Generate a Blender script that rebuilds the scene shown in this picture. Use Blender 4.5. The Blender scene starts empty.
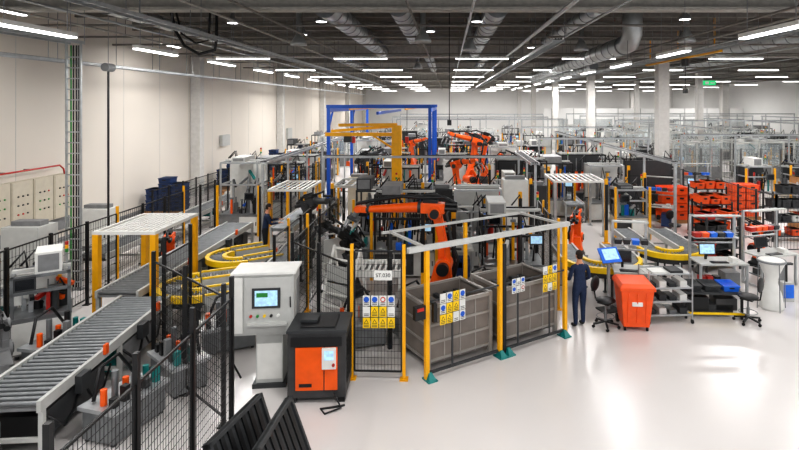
import bpy, math, random
from mathutils import Vector, Matrix, Euler
R = random.Random(7)
pi = math.pi
scene = bpy.context.scene
col = scene.collection

# ------------------------------------------------------------ materials
def lin(h):
    h = h.lstrip('#'); c = [int(h[i:i+2], 16)/255 for i in (0, 2, 4)]
    return tuple(((x/12.92) if x <= 0.04045 else ((x+0.055)/1.055)**2.4) for x in c) + (1,)
def M(name, h, rough=.5, metal=0., emit=0., var=.12, scale=6., bump=0., alpha=1.):
    m = bpy.data.materials.new(name); m.use_nodes = True
    nt = m.node_tree; b = nt.nodes['Principled BSDF']
    c = lin(h)
    b.inputs['Roughness'].default_value = rough
    b.inputs['Metallic'].default_value = metal
    tc = nt.nodes.new('ShaderNodeTexCoord')
    n = nt.nodes.new('ShaderNodeTexNoise'); n.inputs['Scale'].default_value = scale; n.inputs['Detail'].default_value = 3
    nt.links.new(tc.outputs['Object'], n.inputs['Vector'])
    r = nt.nodes.new('ShaderNodeValToRGB')
    r.color_ramp.elements[0].position = .3; r.color_ramp.elements[1].position = .7
    r.color_ramp.elements[0].color = tuple(x*(1-var) for x in c[:3])+(1,)
    r.color_ramp.elements[1].color = tuple(min(1, x*(1+var)) for x in c[:3])+(1,)
    nt.links.new(n.outputs['Fac'], r.inputs['Fac'])
    nt.links.new(r.outputs['Color'], b.inputs['Base Color'])
    if bump:
        bp = nt.nodes.new('ShaderNodeBump'); bp.inputs['Strength'].default_value = bump
        nt.links.new(n.outputs['Fac'], bp.inputs['Height']); nt.links.new(bp.outputs['Normal'], b.inputs['Normal'])
    if emit:
        b.inputs['Emission Color'].default_value = c; b.inputs['Emission Strength'].default_value = emit
    if alpha < 1: b.inputs['Alpha'].default_value = alpha
    return m
FLOOR = M('epoxy_floor', 'd3cfcd', .25, var=.035, scale=.35)
WALL = M('wall_panel', 'd8d1c7', .7, var=.03, scale=.3)
FWALL = M('far_wall_panel', 'e8e8e6', .7, var=.03, scale=.3)
CEIL = M('ceiling_deck', '58544f', .9, var=.15, scale=.5)
BEAM = M('ceiling_beam', 'aba8a2', .7)
PURL = M('purlin', '7a7671', .7)
COLM = M('column_concrete', 'cccac6', .7, var=.06)
DUCT = M('galvanised', 'b5b9ba', .35, .6, var=.1, scale=3)
ALU = M('aluminium', 'b4b7b9', .35, .5)
STEEL = M('steel', '85888a', .4, .6)
DSTEEL = M('dark_steel', '4a4a4b', .5, .4)
BIN = M('container_steel', '7d756f', .5, .15, var=.12, scale=3)
BINF = M('container_frame', 'a09c97', .45, .3, var=.08, scale=3)
BLACK = M('black_paint', '17181a', .45)
RUB = M('rubber', '101011', .8)
WHITE = M('white_paint', 'e0e0dc', .45, var=.04)
LG = M('light_grey', 'bdbebb', .5, var=.05)
BEIGE = M('beige_panel', 'c9c1b0', .55, var=.05)
MG = M('mid_grey', '808182', .5)
DG = M('dark_grey', '36383a', .5)
YEL = M('safety_yellow', 'f2ae00', .4, var=.06)
LYEL = M('bright_yellow', 'f5cb10', .4, var=.05)
ORG = M('robot_orange', 'f2600f', .35, var=.06)
ORG2 = M('bin_orange', 'f05a1c', .45, var=.06)
BLUE = M('gantry_blue', '1f5cc4', .4, var=.06)
DBLUE = M('crate_blue', '1c3766', .5)
LBLUE = M('tray_blue', '1f6fe0', .4)
TEAL = M('teal_plastic', '117a78', .4)
GREEN = M('green_plastic', '2f8a3c', .45)
RED = M('red_paint', 'b8281c', .4)
SCR = M('screen', '9fc4dc', .2, emit=.6, var=.35, scale=14)
SCRD = M('screen_dark', '12161c', .15)
LAMP = M('lamp_diffuser', 'ffffff', .5, emit=7, var=0)
SIGNG = M('exit_sign_green', '17b56a', .4, emit=1.0)
SKIN = M('skin', 'c98f70', .55, var=.05)
HAIR = M('hair', '2a1d14', .8)
NAVY = M('navy_cloth', '1d2c49', .85, var=.2, scale=20)
DKCL = M('dark_cloth', '14171d', .85, var=.2, scale=20)
GCL = M('grey_cloth', '3b3f48', .85)
SHOE = M('shoe', '0d0d0d', .6)
CARD = M('cardboard', 'a5794d', .8)
GLASS = M('partition_glass', 'c8d2d4', .1, alpha=.3, var=.02)

# ------------------------------------------------------------ mesh builder
class B:
    def __init__(s):
        s.v = []; s.f = []; s.mi = []; s.sm = []; s.mats = []; s.M = Matrix.Identity(4)
    def add(s, vs, fs, mat, sm=False):
        if mat not in s.mats: s.mats.append(mat)
        k = s.mats.index(mat); o = len(s.v); T = s.M
        for p in vs: s.v.append(tuple(T @ Vector(p)))
        for f in fs:
            s.f.append(tuple(i+o for i in f)); s.mi.append(k); s.sm.append(sm)
        return s
    BF = ((0, 3, 2, 1), (4, 5, 6, 7), (0, 1, 5, 4), (1, 2, 6, 5), (2, 3, 7, 6), (3, 0, 4, 7))
    def box(s, x0, x1, y0, y1, z0, z1, mat):
        return s.add([(x0, y0, z0), (x1, y0, z0), (x1, y1, z0), (x0, y1, z0), (x0, y0, z1), (x1, y0, z1), (x1, y1, z1), (x0, y1, z1)], B.BF, mat)
    def cbox(s, c, sz, mat, rx=0, ry=0, rz=0):
        T = Matrix.Translation(Vector(c)) @ Euler((rx, ry, rz)).to_matrix().to_4x4()
        a, b, d = sz[0]/2, sz[1]/2, sz[2]/2
        P = [(-a, -b, -d), (a, -b, -d), (a, b, -d), (-a, b, -d), (-a, -b, d), (a, -b, d), (a, b, d), (-a, b, d)]
        return s.add([T @ Vector(p) for p in P], B.BF, mat)
    def taper(s, c0, s0, c1, s1, mat):
        P = []
        for c, z in ((c0, s0), (c1, s1)):
            a, b = z[0]/2, z[1]/2
            P += [(c[0]-a, c[1]-b, c[2]), (c[0]+a, c[1]-b, c[2]), (c[0]+a, c[1]+b, c[2]), (c[0]-a, c[1]+b, c[2])]
        return s.add(P, B.BF, mat)
    def _fr(s, d):
        d = d.normalized(); u = Vector((0, 0, 1)) if abs(d.z) < .95 else Vector((1, 0, 0))
        a = d.cross(u).normalized(); return a, a.cross(d).normalized()
    def cyl(s, p, q, r, mat, n=12, r2=None):
        p = Vector(p); q = Vector(q); r2 = r if r2 is None else r2
        a, b = s._fr(q-p); vs = []
        for c, rr in ((p, r), (q, r2)):
            for i in range(n):
                t = 2*pi*i/n; vs.append(c+a*math.cos(t)*rr+b*math.sin(t)*rr)
        fs = [(i, (i+1) % n, n+(i+1) % n, n+i) for i in range(n)]
        s.add(vs, fs, mat, n > 6)
        s.add(vs, [tuple(range(n))[::-1], tuple(range(n, 2*n))], mat)
        return s
    def beam(s, p, q, w, h, mat):
        p = Vector(p); q = Vector(q); a, b = s._fr(q-p); a = a*w/2; b = b*h/2
        vs = [c+x for c in (p, q) for x in (-a-b, a-b, a+b, -a+b)]
        return s.add(vs, B.BF, mat)
    def tube(s, pts, r, mat, n=8):
        pts = [Vector(p) for p in pts]; vs = []
        rs = r if isinstance(r, (list, tuple)) else [r]*len(pts)
        pa = None
        for i, p in enumerate(pts):
            d = (pts[min(i+1, len(pts)-1)]-pts[max(i-1, 0)]).normalized()
            if pa is None: a, b = s._fr(d)
            else:
                a = (pa - d*pa.dot(d)).normalized(); b = a.cross(d)
            pa = a
            for k in range(n):
                t = 2*pi*k/n; vs.append(p+a*math.cos(t)*rs[i]+b*math.sin(t)*rs[i])
        fs = []
        for i in range(len(pts)-1):
            for k in range(n): fs.append((i*n+k, i*n+(k+1) % n, (i+1)*n+(k+1) % n, (i+1)*n+k))
        fs += [tuple(range(n))[::-1], tuple(range((len(pts)-1)*n, len(pts)*n))]
        return s.add(vs, fs, mat, True)
    def sph(s, c, r, mat, nu=14, nv=9, z0=-1., z1=1.):
        if not isinstance(r, (tuple, list)): r = (r, r, r)
        vs = []
        for j in range(nv+1):
            ph = math.asin(z0)+(math.asin(z1)-math.asin(z0))*j/nv
            for i in range(nu):
                t = 2*pi*i/nu
                vs.append((c[0]+r[0]*math.cos(ph)*math.cos(t), c[1]+r[1]*math.cos(ph)*math.sin(t), c[2]+r[2]*math.sin(ph)))
        fs = [(j*nu+i, j*nu+(i+1) % nu, (j+1)*nu+(i+1) % nu, (j+1)*nu+i) for j in range(nv) for i in range(nu)]
        return s.add(vs, fs, mat, True)
    def lathe(s, prof, mat, n=18, c=(0, 0, 0)):
        vs = [(c[0]+r*math.cos(2*pi*i/n), c[1]+r*math.sin(2*pi*i/n), c[2]+z) for r, z in prof for i in range(n)]
        fs = [(j*n+i, j*n+(i+1) % n, (j+1)*n+(i+1) % n, (j+1)*n+i) for j in range(len(prof)-1) for i in range(n)]
        return s.add(vs, fs, mat, True)
    def make(s, name, loc=(0, 0, 0), rz=0., bevel=0.):
        me = bpy.data.meshes.new(name); me.from_pydata(s.v, [], s.f)
        for m in s.mats: me.materials.append(m)
        me.polygons.foreach_set('material_index', s.mi)
        me.polygons.foreach_set('use_smooth', s.sm); me.update()
        return put(me, name, loc, rz, bevel)
def put(me, name, loc, rz=0., bevel=0.):
    if isinstance(me, str): me = bpy.data.objects[me]
    if not isinstance(me, bpy.types.Mesh): me = me.data
    o = bpy.data.objects.new(name, me); col.objects.link(o)
    o.location = loc; o.rotation_euler = (0, 0, rz)
    if bevel:
        bm = o.modifiers.new('bevel', 'BEVEL'); bm.width = bevel; bm.segments = 2; bm.limit_method = 'ANGLE'; bm.angle_limit = .9
    return o

# ------------------------------------------------------------ room
XL, XR, YB, YF, ZC = -14.6, 40., -6., 95., 9.
B().box(XL-.2, XR+.2, YB, YF+.2, -.2, 0, FLOOR).make('floor')
b = B().box(XL-.2, XL, YB, YF, 0, ZC, WALL)
for y in range(0, 95, 3): b.box(XL, XL+.006, y-.01, y+.01, .18, ZC, LG)
b.make('wall_left')
B().box(XL, XL+.03, YB, YF, 0, .18, MG).make('baseboard_left')
B().box(XL-.2, XR+.2, YF, YF+.2, 0, ZC, FWALL).make('wall_far')
B().box(XR, XR+.2, YB, YF, 0, ZC, FWALL).make('wall_right')
B().box(XL-.2, XR+.2, YB, YF+.2, ZC, ZC+.2, CEIL).make('ceiling')
BY = [15.2*k for k in range(0, 7)]
for y in BY:
    b = B()
    b.box(XL, XR, y-.25, y+.25, 7.85, 7.93, BEAM).box(XL, XR, y-.06, y+.06, 7.93, 8.85, BEAM).box(XL, XR, y-.25, y+.25, 8.85, 9, BEAM)
    b.make('ceiling_beam')
b = B()
for k in range(0, 26):
    y = 1.9+3.8*k
    if min(abs(y-t) for t in BY) < .8: continue
    b.box(XL, XR, y-.07, y+.07, 8.6, 9.0, PURL)
b.make('roof_purlins')
b = B()
for x in (-11.5, -9.4, -6.4, -5.2, -1, .6, 2.9, 4.2, 8.2, 9.5, 10.3, 14.5, 18, 21.6, 25.6, 31):
    r = .035 if R.random() < .6 else .06
    z = 7.7 - R.random()*.25
    b.cyl((x, 4, z), (x, 94, z), r, R.choice([DUCT, PURL, BEAM]), 8)
    for k in range(8): b.cyl((x, 8+k*11, z), (x, 8+k*11, 9), .015, PURL, 4)
for y in (17.5, 20.5, 23.2, 27.4, 33, 38):
    b.cyl((XL, y, 7.78), (XR, y, 7.78), .04, PURL, 8)
b.make('ceiling_pipework')
def column(x, y, w=.62):
    b = B().box(-w/2, w/2, -w/2, w/2, 0, 7.85, COLM).box(-w/2-.01, w/2+.01, -w/2-.01, w/2+.01, 0, .9, LG)
    if w > .6: b.box(-w/2-.06, -w/2, -.1, .1, 1.2, 1.6, RED).box(-.1, .1, -w/2-.02, -w/2, 2.2, 2.5, WHITE)
    b.make('structural_column', (x, y, 0), bevel=.02)
for y in BY[2:]:
    column(12.2, y); column(31.5, y, .7)
    column(-14.3, y, .55)
column(21.5, 45.6, .5); column(21.5, 60.8, .5)

def sduct(p, q, r, name='ventilation_duct'):
    p = Vector(p); q = Vector(q); L = (q-p).length; d = (q-p)/L
    b = B().cyl(p, q, r, DUCT, 20)
    n = int(L/.9)
    for i in range(n+1):
        c = p+d*(L*i/n); b.cyl(c-d*.025, c+d*.025, r+.018, STEEL, 20)
        if i % 3 == 1: b.cyl(c, Vector((c.x, c.y, 9)), .015, PURL, 4)
    return b.make(name)
for x, y0, y1, r in ((-3.7, 16, 29.8, .35), (-1.5, 16, 24, .32), (1.5, 16, 29.8, .35), (4.6, 16, 25, .22), (-1.2, 31, 44, .3), (2.4, 31, 44, .25), (15, 16, 29.5, .33), (18.5, 31.5, 44, .3), (-6.9, 31.5, 44, .25), (-10.4, 16.2, 29.5, .22)):
    sduct((x, y0, 8.15), (x, y1, 8.15), r)
sduct((6.6, 20, 7.4), (6.9, 43, 7.4), .35)
sduct((9.0, 32.9, 7.5), (8.9, 55, 7.5), .26)
b = B().tube([(6.6, 19.9, 7.4), (6.6, 19.4, 7.42), (6.6, 19.1, 7.7), (6.6, 19.0, 8.99)], .35, DUCT, 18); b.make('duct_elbow')
for x, y in ((-.9, 19), (.9, 22), (5.5, 22), (-5.6, 20), (8.5, 19), (-1.9, 33.5), (4, 34)):
    B().lathe([(.10, 1.6), (.10, .42), (.14, .36), (.3, .08), (.3, 0), (.27, 0), (.1, .25), (0, .25)], DUCT, 20).make('air_diffuser', (x, y, 7.4))

def tray(p, q, w=.4, hang=9., posts=0, name='cable_tray', stuff=True):
    p = Vector(p); q = Vector(q); L = (q-p).length; d = (q-p)/L; a = Vector((-d.y, d.x, 0))*w/2
    b = B()
    b.beam(p+a, q+a, .03, .09, ALU).beam(p-a, q-a, .03, .09, ALU)
    for i in range(int(L/.35)+1):
        c = p+d*min(L, i*.35); b.beam(c-a, c+a, .03, .03, ALU)
    if stuff:
        for k in range(3): b.cyl(p+a*(k-1)*.5+Vector((0, 0, .04)), q+a*(k-1)*.5+Vector((0, 0, .04)), .025, BLACK, 6)
    n = max(1, int(L/3))
    for i in range(n+1):
        c = p+d*(L*i/n)
        if posts:
            b.box(c.x-.04, c.x+.04, c.y-.04, c.y+.04, 0, p.z-.04, posts)
            b.box(c.x-.1, c.x+.1, c.y-.1, c.y+.1, 0, .02, posts)
        else:
            b.cyl(c-a, (c.x-a.x, c.y-a.y, hang), .012, STEEL, 4).cyl(c+a, (c.x+a.x, c.y+a.y, hang), .012, STEEL, 4)
    return b.make(name)
tray((-10.5, 4, 6.93), (-10.5, 15.1, 6.93))
tray((-7.1, 6, 7.2), (-7.1, 60, 7.2), .3)
tray((-12.6, 14, 6.6), (-12.6, 80, 6.6), .3)
tray((3.3, 15.9, 7.1), (3.3, 60, 7.1), .35)
tray((9.6, 13, 7.2), (9.6, 60, 7.2), .4)
b = B()
for dx in (-.2, .2): b.box(dx-.02, dx+.02, -.03, .03, 0, 6.88, ALU)
for i in range(22): b.box(-.2, .2, -.015, .015, .2+i*.3, .23+i*.3, ALU)
for k, m in ((-.1, GREEN), (-.03, BLACK), (.05, BLACK), (.12, DG)): b.cyl((k, .04, .05), (k, .04, 6.85), .022, m, 6)
b.box(-.28, .28, -.1, .1, 0, .03, STEEL)
b.make('vertical_cable_ladder', (-10.5, 14.95, 0))
b = B().cyl((0, 0, 0), (0, 0, 6.2), .03, BLACK, 8).cyl((0, -.16, 6.25), (0, .16, 6.25), .12, MG, 12).cyl((0, 0, 0), (0, 0, .03), .1, BLACK, 12)
b.make('loudspeaker_pole', (-9.75, 15.3, 0))
b = B().tube([(0, 0, 9), (.05, 0, 8.2), (.2, 0, 7.5), (.5, 0, 7.0), (.95, 0, 6.75), (1.4, .1, 6.9), (1.45, .1, 7.3), (1.45, .1, 9)], .05, BLACK, 8)
b.tube([(.1, .1, 9), (.15, .1, 8.2), (.35, .1, 7.4), (.8, .1, 7.1), (1.2, .1, 7.2), (1.3, .1, 9)], .035, BLACK, 8)
b.make('hanging_hose_bundle', (-8.7, 16.6, 0))
B().cyl((0, 0, 4.6), (0, 0, 9), .018, BLACK, 6).box(-.08, .08, -.05, .05, 4.4, 4.6, DG).make('pendant_power_cable', (.05, 20, 0))

# ------------------------------------------------------------ lights
lm = {}
def light(x, y, z, along='y', L=2.0, W=110, real=True, col_=(1, .98, .965)):
    key = (L, round(9-z, 2))
    if key not in lm:
        b = B().box(-L/2, L/2, -.09, .09, .03, .12, WHITE).box(-L/2+.02, L/2-.02, -.08, .08, 0, .03, LAMP)
        for xx in (-L/2+.2, L/2-.2): b.cyl((xx, 0, .12), (xx, 0, 9-z), .01, STEEL, 4)
        o = b.make('linear_ceiling_light', (x, y, z), pi/2 if along == 'y' else 0); lm[key] = o.data
    else: o = put(lm[key], 'linear_ceiling_light', (x, y, z), pi/2 if along == 'y' else 0)
    if real:
        l = bpy.data.lights.new('lamp', 'AREA'); l.shape = 'RECTANGLE'; l.size = L; l.size_y = .3; l.energy = W; l.color = col_
        lo = bpy.data.objects.new('lamp_light', l); col.objects.link(lo); lo.parent = o; lo.location = (0, 0, -.02)
for k in range(-2, 10): light(-8, 10.4+4.25*k, 6.6, W=110)
for k in range(-2, 10): light(6.4, 10.6+4.6*k, 6.6, W=110)
for k in range(2): light(-.8, 1+k*5.5, 7.4, along='x', L=2.4, W=260)
for j, y in enumerate((25., 33.5, 42., 50.5, 59, 67.5, 76, 87)):
    for i, x in enumerate((-9.6, -4.1, 1.6, 6.6, 13.5, 19.5, 25.5, 33)):
        light(x, y, 7.3, 'x', 2.5, 300 if y < 40 else 460, real=((i+j) % 2 == 0))
for x in (13.5, 21, 30):
    for y in (3, 12, 19): light(x, y, 7.3, 'y', 2.5, 260)
for y in (6, 15, 24): light(-12.5, y, 7.8, 'y', 1.5, 80)
for x, y in ((-10.5, 17.2), (-4.4, 18.5), (1.0, 18.5), (8, 18), (-6, 22), (4.2, 27), (10.5, 24), (-.7, 21), (-7.6, 18.8)):
    B().cyl((0, 0, 0), (0, 0, .05), .17, LAMP, 20).lathe([(.19, 0), (.2, .08), (.08, .2), (.06, .45), (0, .45)], MG).cyl((0, 0, .4), (0, 0, 9-8.05), .012, STEEL, 4).make('high_bay_lamp', (x, y, 8.05))
w = bpy.data.worlds.new('World'); scene.world = w; w.use_nodes = True
w.node_tree.nodes['Background'].inputs[0].default_value = (.93, .96, 1, 1)
w.node_tree.nodes['Background'].inputs[1].default_value = .9

# ------------------------------------------------------------ camera
cam = bpy.data.cameras.new('cam'); co = bpy.data.objects.new('camera', cam); col.objects.link(co)
cam.sensor_width = 36; cam.lens = 533/799*36
co.location = (0, 0, 5.2); co.rotation_euler = (pi/2, 0, 0)
cam.shift_x = -(448-399.5)/799; cam.shift_y = -(225-104)/799
cam.clip_end = 300
scene.camera = co

# ------------------------------------------------------------ guard fences
def fence(pts, h=2.1, post=BLACK, n=None, wire=.0055, sp=.07, yellow=(), name='mesh_guard_fence', ph=None, z0=.15, pw=.06):
    b = B()
    k = 0
    for i in range(len(pts)-1):
        p = Vector((*pts[i], 0)); q = Vector((*pts[i+1], 0)); L = (q-p).length; d = (q-p)/L
        m = max(1, round(L/1.25)) if n is None else n
        for j in range(m+1):
            if j == m and i < len(pts)-2: continue
            c = p+d*(L*j/m); pm = YEL if (yellow == 'all' or k in yellow) else post; hh = ph or h+.06
            if pm is YEL: hh += .15
            b.beam(c, c+Vector((0, 0, hh)), pw, pw, pm)
            b.cbox((c.x, c.y, .01), (.16, .16, .02), pm); k += 1
        for j in range(m):
            a = p+d*(L*j/m+.05); e = p+d*(L*(j+1)/m-.05)
            for z in (z0, h): b.beam(a+Vector((0, 0, z)), e+Vector((0, 0, z)), .028, .03, post)
            for c in (a, e): b.beam(c+Vector((0, 0, z0)), c+Vector((0, 0, h)), .028, .028, post)
            LL = (e-a).length; nn = int(LL/sp)
            for t in range(1, nn):
                c = a+d*(LL*t/nn); b.beam(c+Vector((0, 0, z0)), c+Vector((0, 0, h)), wire, wire, post)
            nz = int((h-z0)/(sp*2))
            for t in range(1, nz):
                z = z0+(h-z0)*t/nz; b.beam(a+Vector((0, 0, z)), e+Vector((0, 0, z)), wire, wire, post)
    return b.make(name)
fence([(-3.45, 4.6), (-3.45, 8.5)], ph=2.45, sp=.06)
fence([(-3.62, 8.6), (-5.8, 10.5)], ph=2.3)
fence([(-5.75, 10.8), (-5.8, 12.0)], ph=2.5)
fence([(-9.35, 7.5), (-9.35, 34)], sp=.09, wire=.007, yellow=(6, 9, 13))
fence([(-1.82, 10.1), (-.83, 10.06)], h=2.42, yellow='all', ph=2.4, sp=.06)
fence([(-1.9, 10.25), (-3.5, 12.0), (-3.6, 17.5)], h=2.1, ph=2.3, yellow=(3, 6))
fence([(-4.3, 13.2), (-4.35, 16.9)], h=1.9, yellow=(1,))
fence([(2.8, 13.5), (2.9, 17.3)], h=2.1, yellow=(0, 2, 4))
fence([(-6.95, 19.7), (-6.95, 30)], h=2.1, yellow=(1, 4, 7), sp=.1, wire=.008)
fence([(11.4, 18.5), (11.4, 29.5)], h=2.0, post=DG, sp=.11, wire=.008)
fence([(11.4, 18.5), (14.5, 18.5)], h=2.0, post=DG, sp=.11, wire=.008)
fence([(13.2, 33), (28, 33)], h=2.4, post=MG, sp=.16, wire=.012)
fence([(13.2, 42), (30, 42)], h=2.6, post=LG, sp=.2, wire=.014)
fence([(-12.2, 22), (-12.2, 50)], h=1.6, sp=.13, wire=.01)

P0 = Vector((-.4, 10.04, 0)); P1 = Vector((2.63, 12.0, 0)); D = (P1-P0).normalized(); N = Vector((-D.y, D.x, 0)); LEN = (P1-P0).length
ang = math.atan2(D.y, D.x)
b = B()
for t in (0, 1.75, LEN): b.box(t-.04, t+.04, -.04, .04, 0, 2.45, YEL)
b.box(-.4, LEN+.12, -.05, .05, 2.45, 2.54, LG)
b.box(-.2, LEN+.1, 1.5, 1.55, 2.46, 2.51, LG)
for t in (0, LEN): b.box(t-.025, t+.025, .05, 1.5, 2.46, 2.51, LG).box(t-.04, t+.04, 1.5, 1.58, 0, 2.45, BLACK)
b.box(1.95-.035, 1.95+.035, 1.5, 1.57, 0, 2.45, YEL)
for t in (0.05, 1.75, 1.95, LEN-.05):
    b.box(t-.1, t+.1, -.16, .1, 0, .025, TEAL); b.taper((t, -.05, .025), (.16, .2), (t, -.02, .14), (.06, .08), TEAL)
for a0, a1 in ((.06, 1.69), (1.93, LEN-.06)):
    b.box(a0, a1, -.02, .02, .1, .15, DG)
b.box(1.82, 1.9, -.03, .03, 0, 2.3, BLACK)
b.box(.08, .16, -.12, -.04, 1.1, 1.45, BLACK).box(-.3, -.08, -.1, 0, 1.2, 1.45, BLACK).box(-.26, -.12, -.105, -.1, 1.36, 1.42, RED)
b.make('loading_gate_frame', P0, ang)
def container():
    b = B(); W_, D_, H_ = 1.5, 1.1, 1.1
    z0 = .16
    b.box(-W_/2, W_/2, -D_/2, D_/2, z0, z0+.04, BIN)
    for x in (-W_/2, W_/2-.03): b.box(x, x+.03, -D_/2, D_/2, z0, z0+H_, BIN)
    for y in (-D_/2, D_/2-.03): b.box(-W_/2, W_/2, y, y+.03, z0, z0+H_, BIN)
    for z in (.04, .38, .72): b.box(-W_/2-.02, W_/2+.02, -D_/2-.025, D_/2+.025, z0+z, z0+z+.045, BINF)
    for x in (-W_/4, 0, W_/4): b.box(x-.012, x+.012, -D_/2-.012, -D_/2, z0, z0+H_, BINF)
    for x in (-W_/2, W_/2):
        for y in (-D_/2, D_/2): b.box(x-.04, x+.04, y-.04, y+.04, 0, z0+H_+.05, BINF)
    b.box(-W_/2, W_/2, -D_/2-.04, -D_/2+.02, z0+H_-.03, z0+H_+.04, BINF).box(-W_/2, W_/2, D_/2-.02, D_/2+.04, z0+H_-.03, z0+H_+.04, BINF)
    b.box(-W_/2-.03, -W_/2+.03, -D_/2, D_/2, z0+H_-.03, z0+H_+.04, BINF).box(W_/2-.03, W_/2+.03, -D_/2, D_/2, z0+H_-.03, z0+H_+.04, BINF)
    for i in range(10):
        b.box(-W_/2+.1+i*.13, -W_/2+.19+i*.13, -D_/2+.06, D_/2-.06, z0+.7, z0+.88+.05*(i % 2), R.choice([BIN, STEEL, DG, DSTEEL]))
    return b
for i, t in enumerate((.9, 2.75)):
    p = P0+D*t+N*.76
    if i == 0: cobj = container().make('steel_stillage_container', (p.x, p.y, 0), ang)
    else: put(cobj, 'steel_stillage_container', (p.x, p.y, 0), ang)

# ------------------------------------------------------------ signs
def sign_board(name, x, y, z, w, rows, rz=0.):
    b = B(); th = w/len(rows[0])
    for r, row in enumerate(rows):
        for c, kind in enumerate(row):
            x0 = -w/2+c*th+.01; x1 = x0+th-.02; zt = -r*th*1.35; z0 = zt-th*1.35+.02
            base = {'y': LYEL, 'w': WHITE, 'b': WHITE, 'r': WHITE}[kind]
            b.box(x0, x1, -.012, 0, z0, zt, base)
            cx = (x0+x1)/2; cz = (z0+zt)/2+th*.15
            if kind == 'b': b.cyl((cx, -.012, cz), (cx, -.016, cz), th*.34, BLUE, 16)
            if kind == 'r': b.cyl((cx, -.012, cz), (cx, -.016, cz), th*.32, RED, 16).cyl((cx, -.016, cz), (cx, -.018, cz), th*.2, WHITE, 16)
            if kind == 'y':
                b.add([(cx-th*.3, -.015, cz-th*.22), (cx+th*.3, -.015, cz-th*.22), (cx, -.015, cz+th*.32)], [(0, 1, 2)], BLACK)
                b.add([(cx-th*.2, -.017, cz-th*.16), (cx+th*.2, -.017, cz-th*.16), (cx, -.017, cz+th*.2)], [(0, 1, 2)], LYEL)
            for q in range(2): b.box(x0+.02, x1-.02, -.015, -.012, z0+.02+q*.03, z0+.032+q*.03, DG)
    return b.make(name, (x, y, z), rz)
sign_board('safety_sign_board', -1.3, 10.02, 1.6, .62, [['b', 'b', 'r', 'b'], ['w', 'y', 'y', 'w'], ['y', 'y', 'y', 'y']])
p = P0+D*.55-N*.05; sign_board('safety_sign_board', p.x, p.y, 1.58, .6, [['w', 'b', 'y', 'b'], ['b', 'y', 'y', 'w'], ['y', 'y', 'w', 'b']], ang)
p = P0+D*3.1-N*.05; sign_board('safety_sign_board', p.x, p.y, 1.66, .42, [['w', 'y', 'b'], ['y', 'y', 'y'], ['y', 'w', 'y']], ang)
p = P0+D*2.2-N*.05; sign_board('safety_sign_board', p.x, p.y, 1.55, .36, [['b', 'w', 'b'], ['b', 'w', 'r']], ang)
b = B()
for t, w_ in ((.55, .62), (3.1, .44), (2.2, .38)): b.box(t-w_/2, t+w_/2, -.045, -.03, 1.45, 1.5, DG).box(t-.02, t+.02, -.045, -.03, .12, 1.6, DG)
b.box(.04, 1.7, -.03, -.01, 1.46, 1.49, DG).box(1.9, LEN-.04, -.03, -.01, 1.46, 1.49, DG)
b.make('sign_support_rail', P0, ang)
sb = B().box(-.17, .17, -.012, 0, -.09, .09, WHITE).make('station_number_sign', (-1.22, 10.02, 1.98))
def text(body, size, parent, loc, mat):
    c = bpy.data.curves.new('txt', 'FONT'); c.body = body; c.size = size; c.extrude = .002; c.align_x = 'CENTER'; c.align_y = 'CENTER'
    c.materials.append(mat); o = bpy.data.objects.new('lettering', c); col.objects.link(o); o.parent = parent
    o.location = loc; o.rotation_euler = (pi/2, 0, 0)
text('ST.030', .1, sb, (0, -.014, 0), BLACK)
b = B().box(-.36, .36, -.04, .04, 0, .26, SIGNG).cyl((0, 0, .26), (0, 0, 2.7), .012, STEEL, 4)
b.box(-.25, -.05, -.045, -.04, .05, .21, WHITE).box(.05, .3, -.045, -.04, .1, .16, WHITE)
b.make('emergency_exit_sign', (15.2, 31, 6.3))

# ------------------------------------------------------------ control cabinets
b = B()
b.box(-.3, .3, -.25, .25, 0, .08, DG).box(-.24, .24, -.2, .2, .08, 1.0, LG).box(-.22, .22, -.21, -.2, .15, .8, WHITE)
b.box(-.62, .45, -.3, .3, 1.0, 2.1, LG).box(-.42, .42, -.325, -.3, 1.05, 2.05, LG)
b.box(-.6, -.45, -.325, -.3, 1.05, 2.05, WHITE).box(-.66, .49, -.34, .34, 2.1, 2.14, WHITE)
b.box(-.28, .22, -.345, -.325, 1.5, 1.86, DG).box(-.23, .17, -.35, -.345, 1.54, 1.82, SCR)
b.box(-.2, .0, -.352, -.35, 1.7, 1.78, GREEN)
for i, m in enumerate((RED, GREEN, LYEL, BLACK, WHITE)): b.cyl((-.3+i*.12, -.325, 1.36), (-.3+i*.12, -.36, 1.36), .025, m, 12)
b.box(-.35, .35, -.42, -.325, 1.2, 1.24, LG)
b.box(.43, .46, -.02, .25, 1.1, 1.9, MG).cyl((.4, -.33, 1.5), (.4, -.36, 1.7), .012, BLACK, 6)
b.tube([(.2, .1, 0.02), (.5, -.1, .03), (.62, .1, .4), (.5, .1, 1.2)], .03, BLACK)
b.tube([(-.62, .1, 1.3), (-.8, .1, 1.1), (-.78, .1, .4), (-.6, .12, .03)], .02, BLACK)
b.make('operator_control_cabinet', (-3.3, 10.0, 0), .1, .012)
b = B()
b.box(-.45, .45, -.3, .3, 0, .62, LG).box(-.4, .4, -.31, -.3, .06, .56, WHITE).box(-.2, .2, -.2, .2, .62, .7, MG)
b.make('transformer_box', (-3.25, 10.75, 0), .1, .01)
b = B()
b.box(-.5, .5, -.4, .4, .1, 1.22, DSTEEL)
for x in (-.42, .42):
    for y in (-.32, .32): b.box(x-.06, x+.06, y-.05, y+.05, 0, .1, BLACK)
b.box(-.52, .52, -.42, .42, 1.22, 1.27, DG)
b.box(-.36, .12, -.425, -.4, .24, .98, ORG).box(.14, .36, -.425, -.4, .24, .98, ORG)
b.box(-.44, .44, -.43, -.42, 1.0, 1.16, BLACK)
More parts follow.
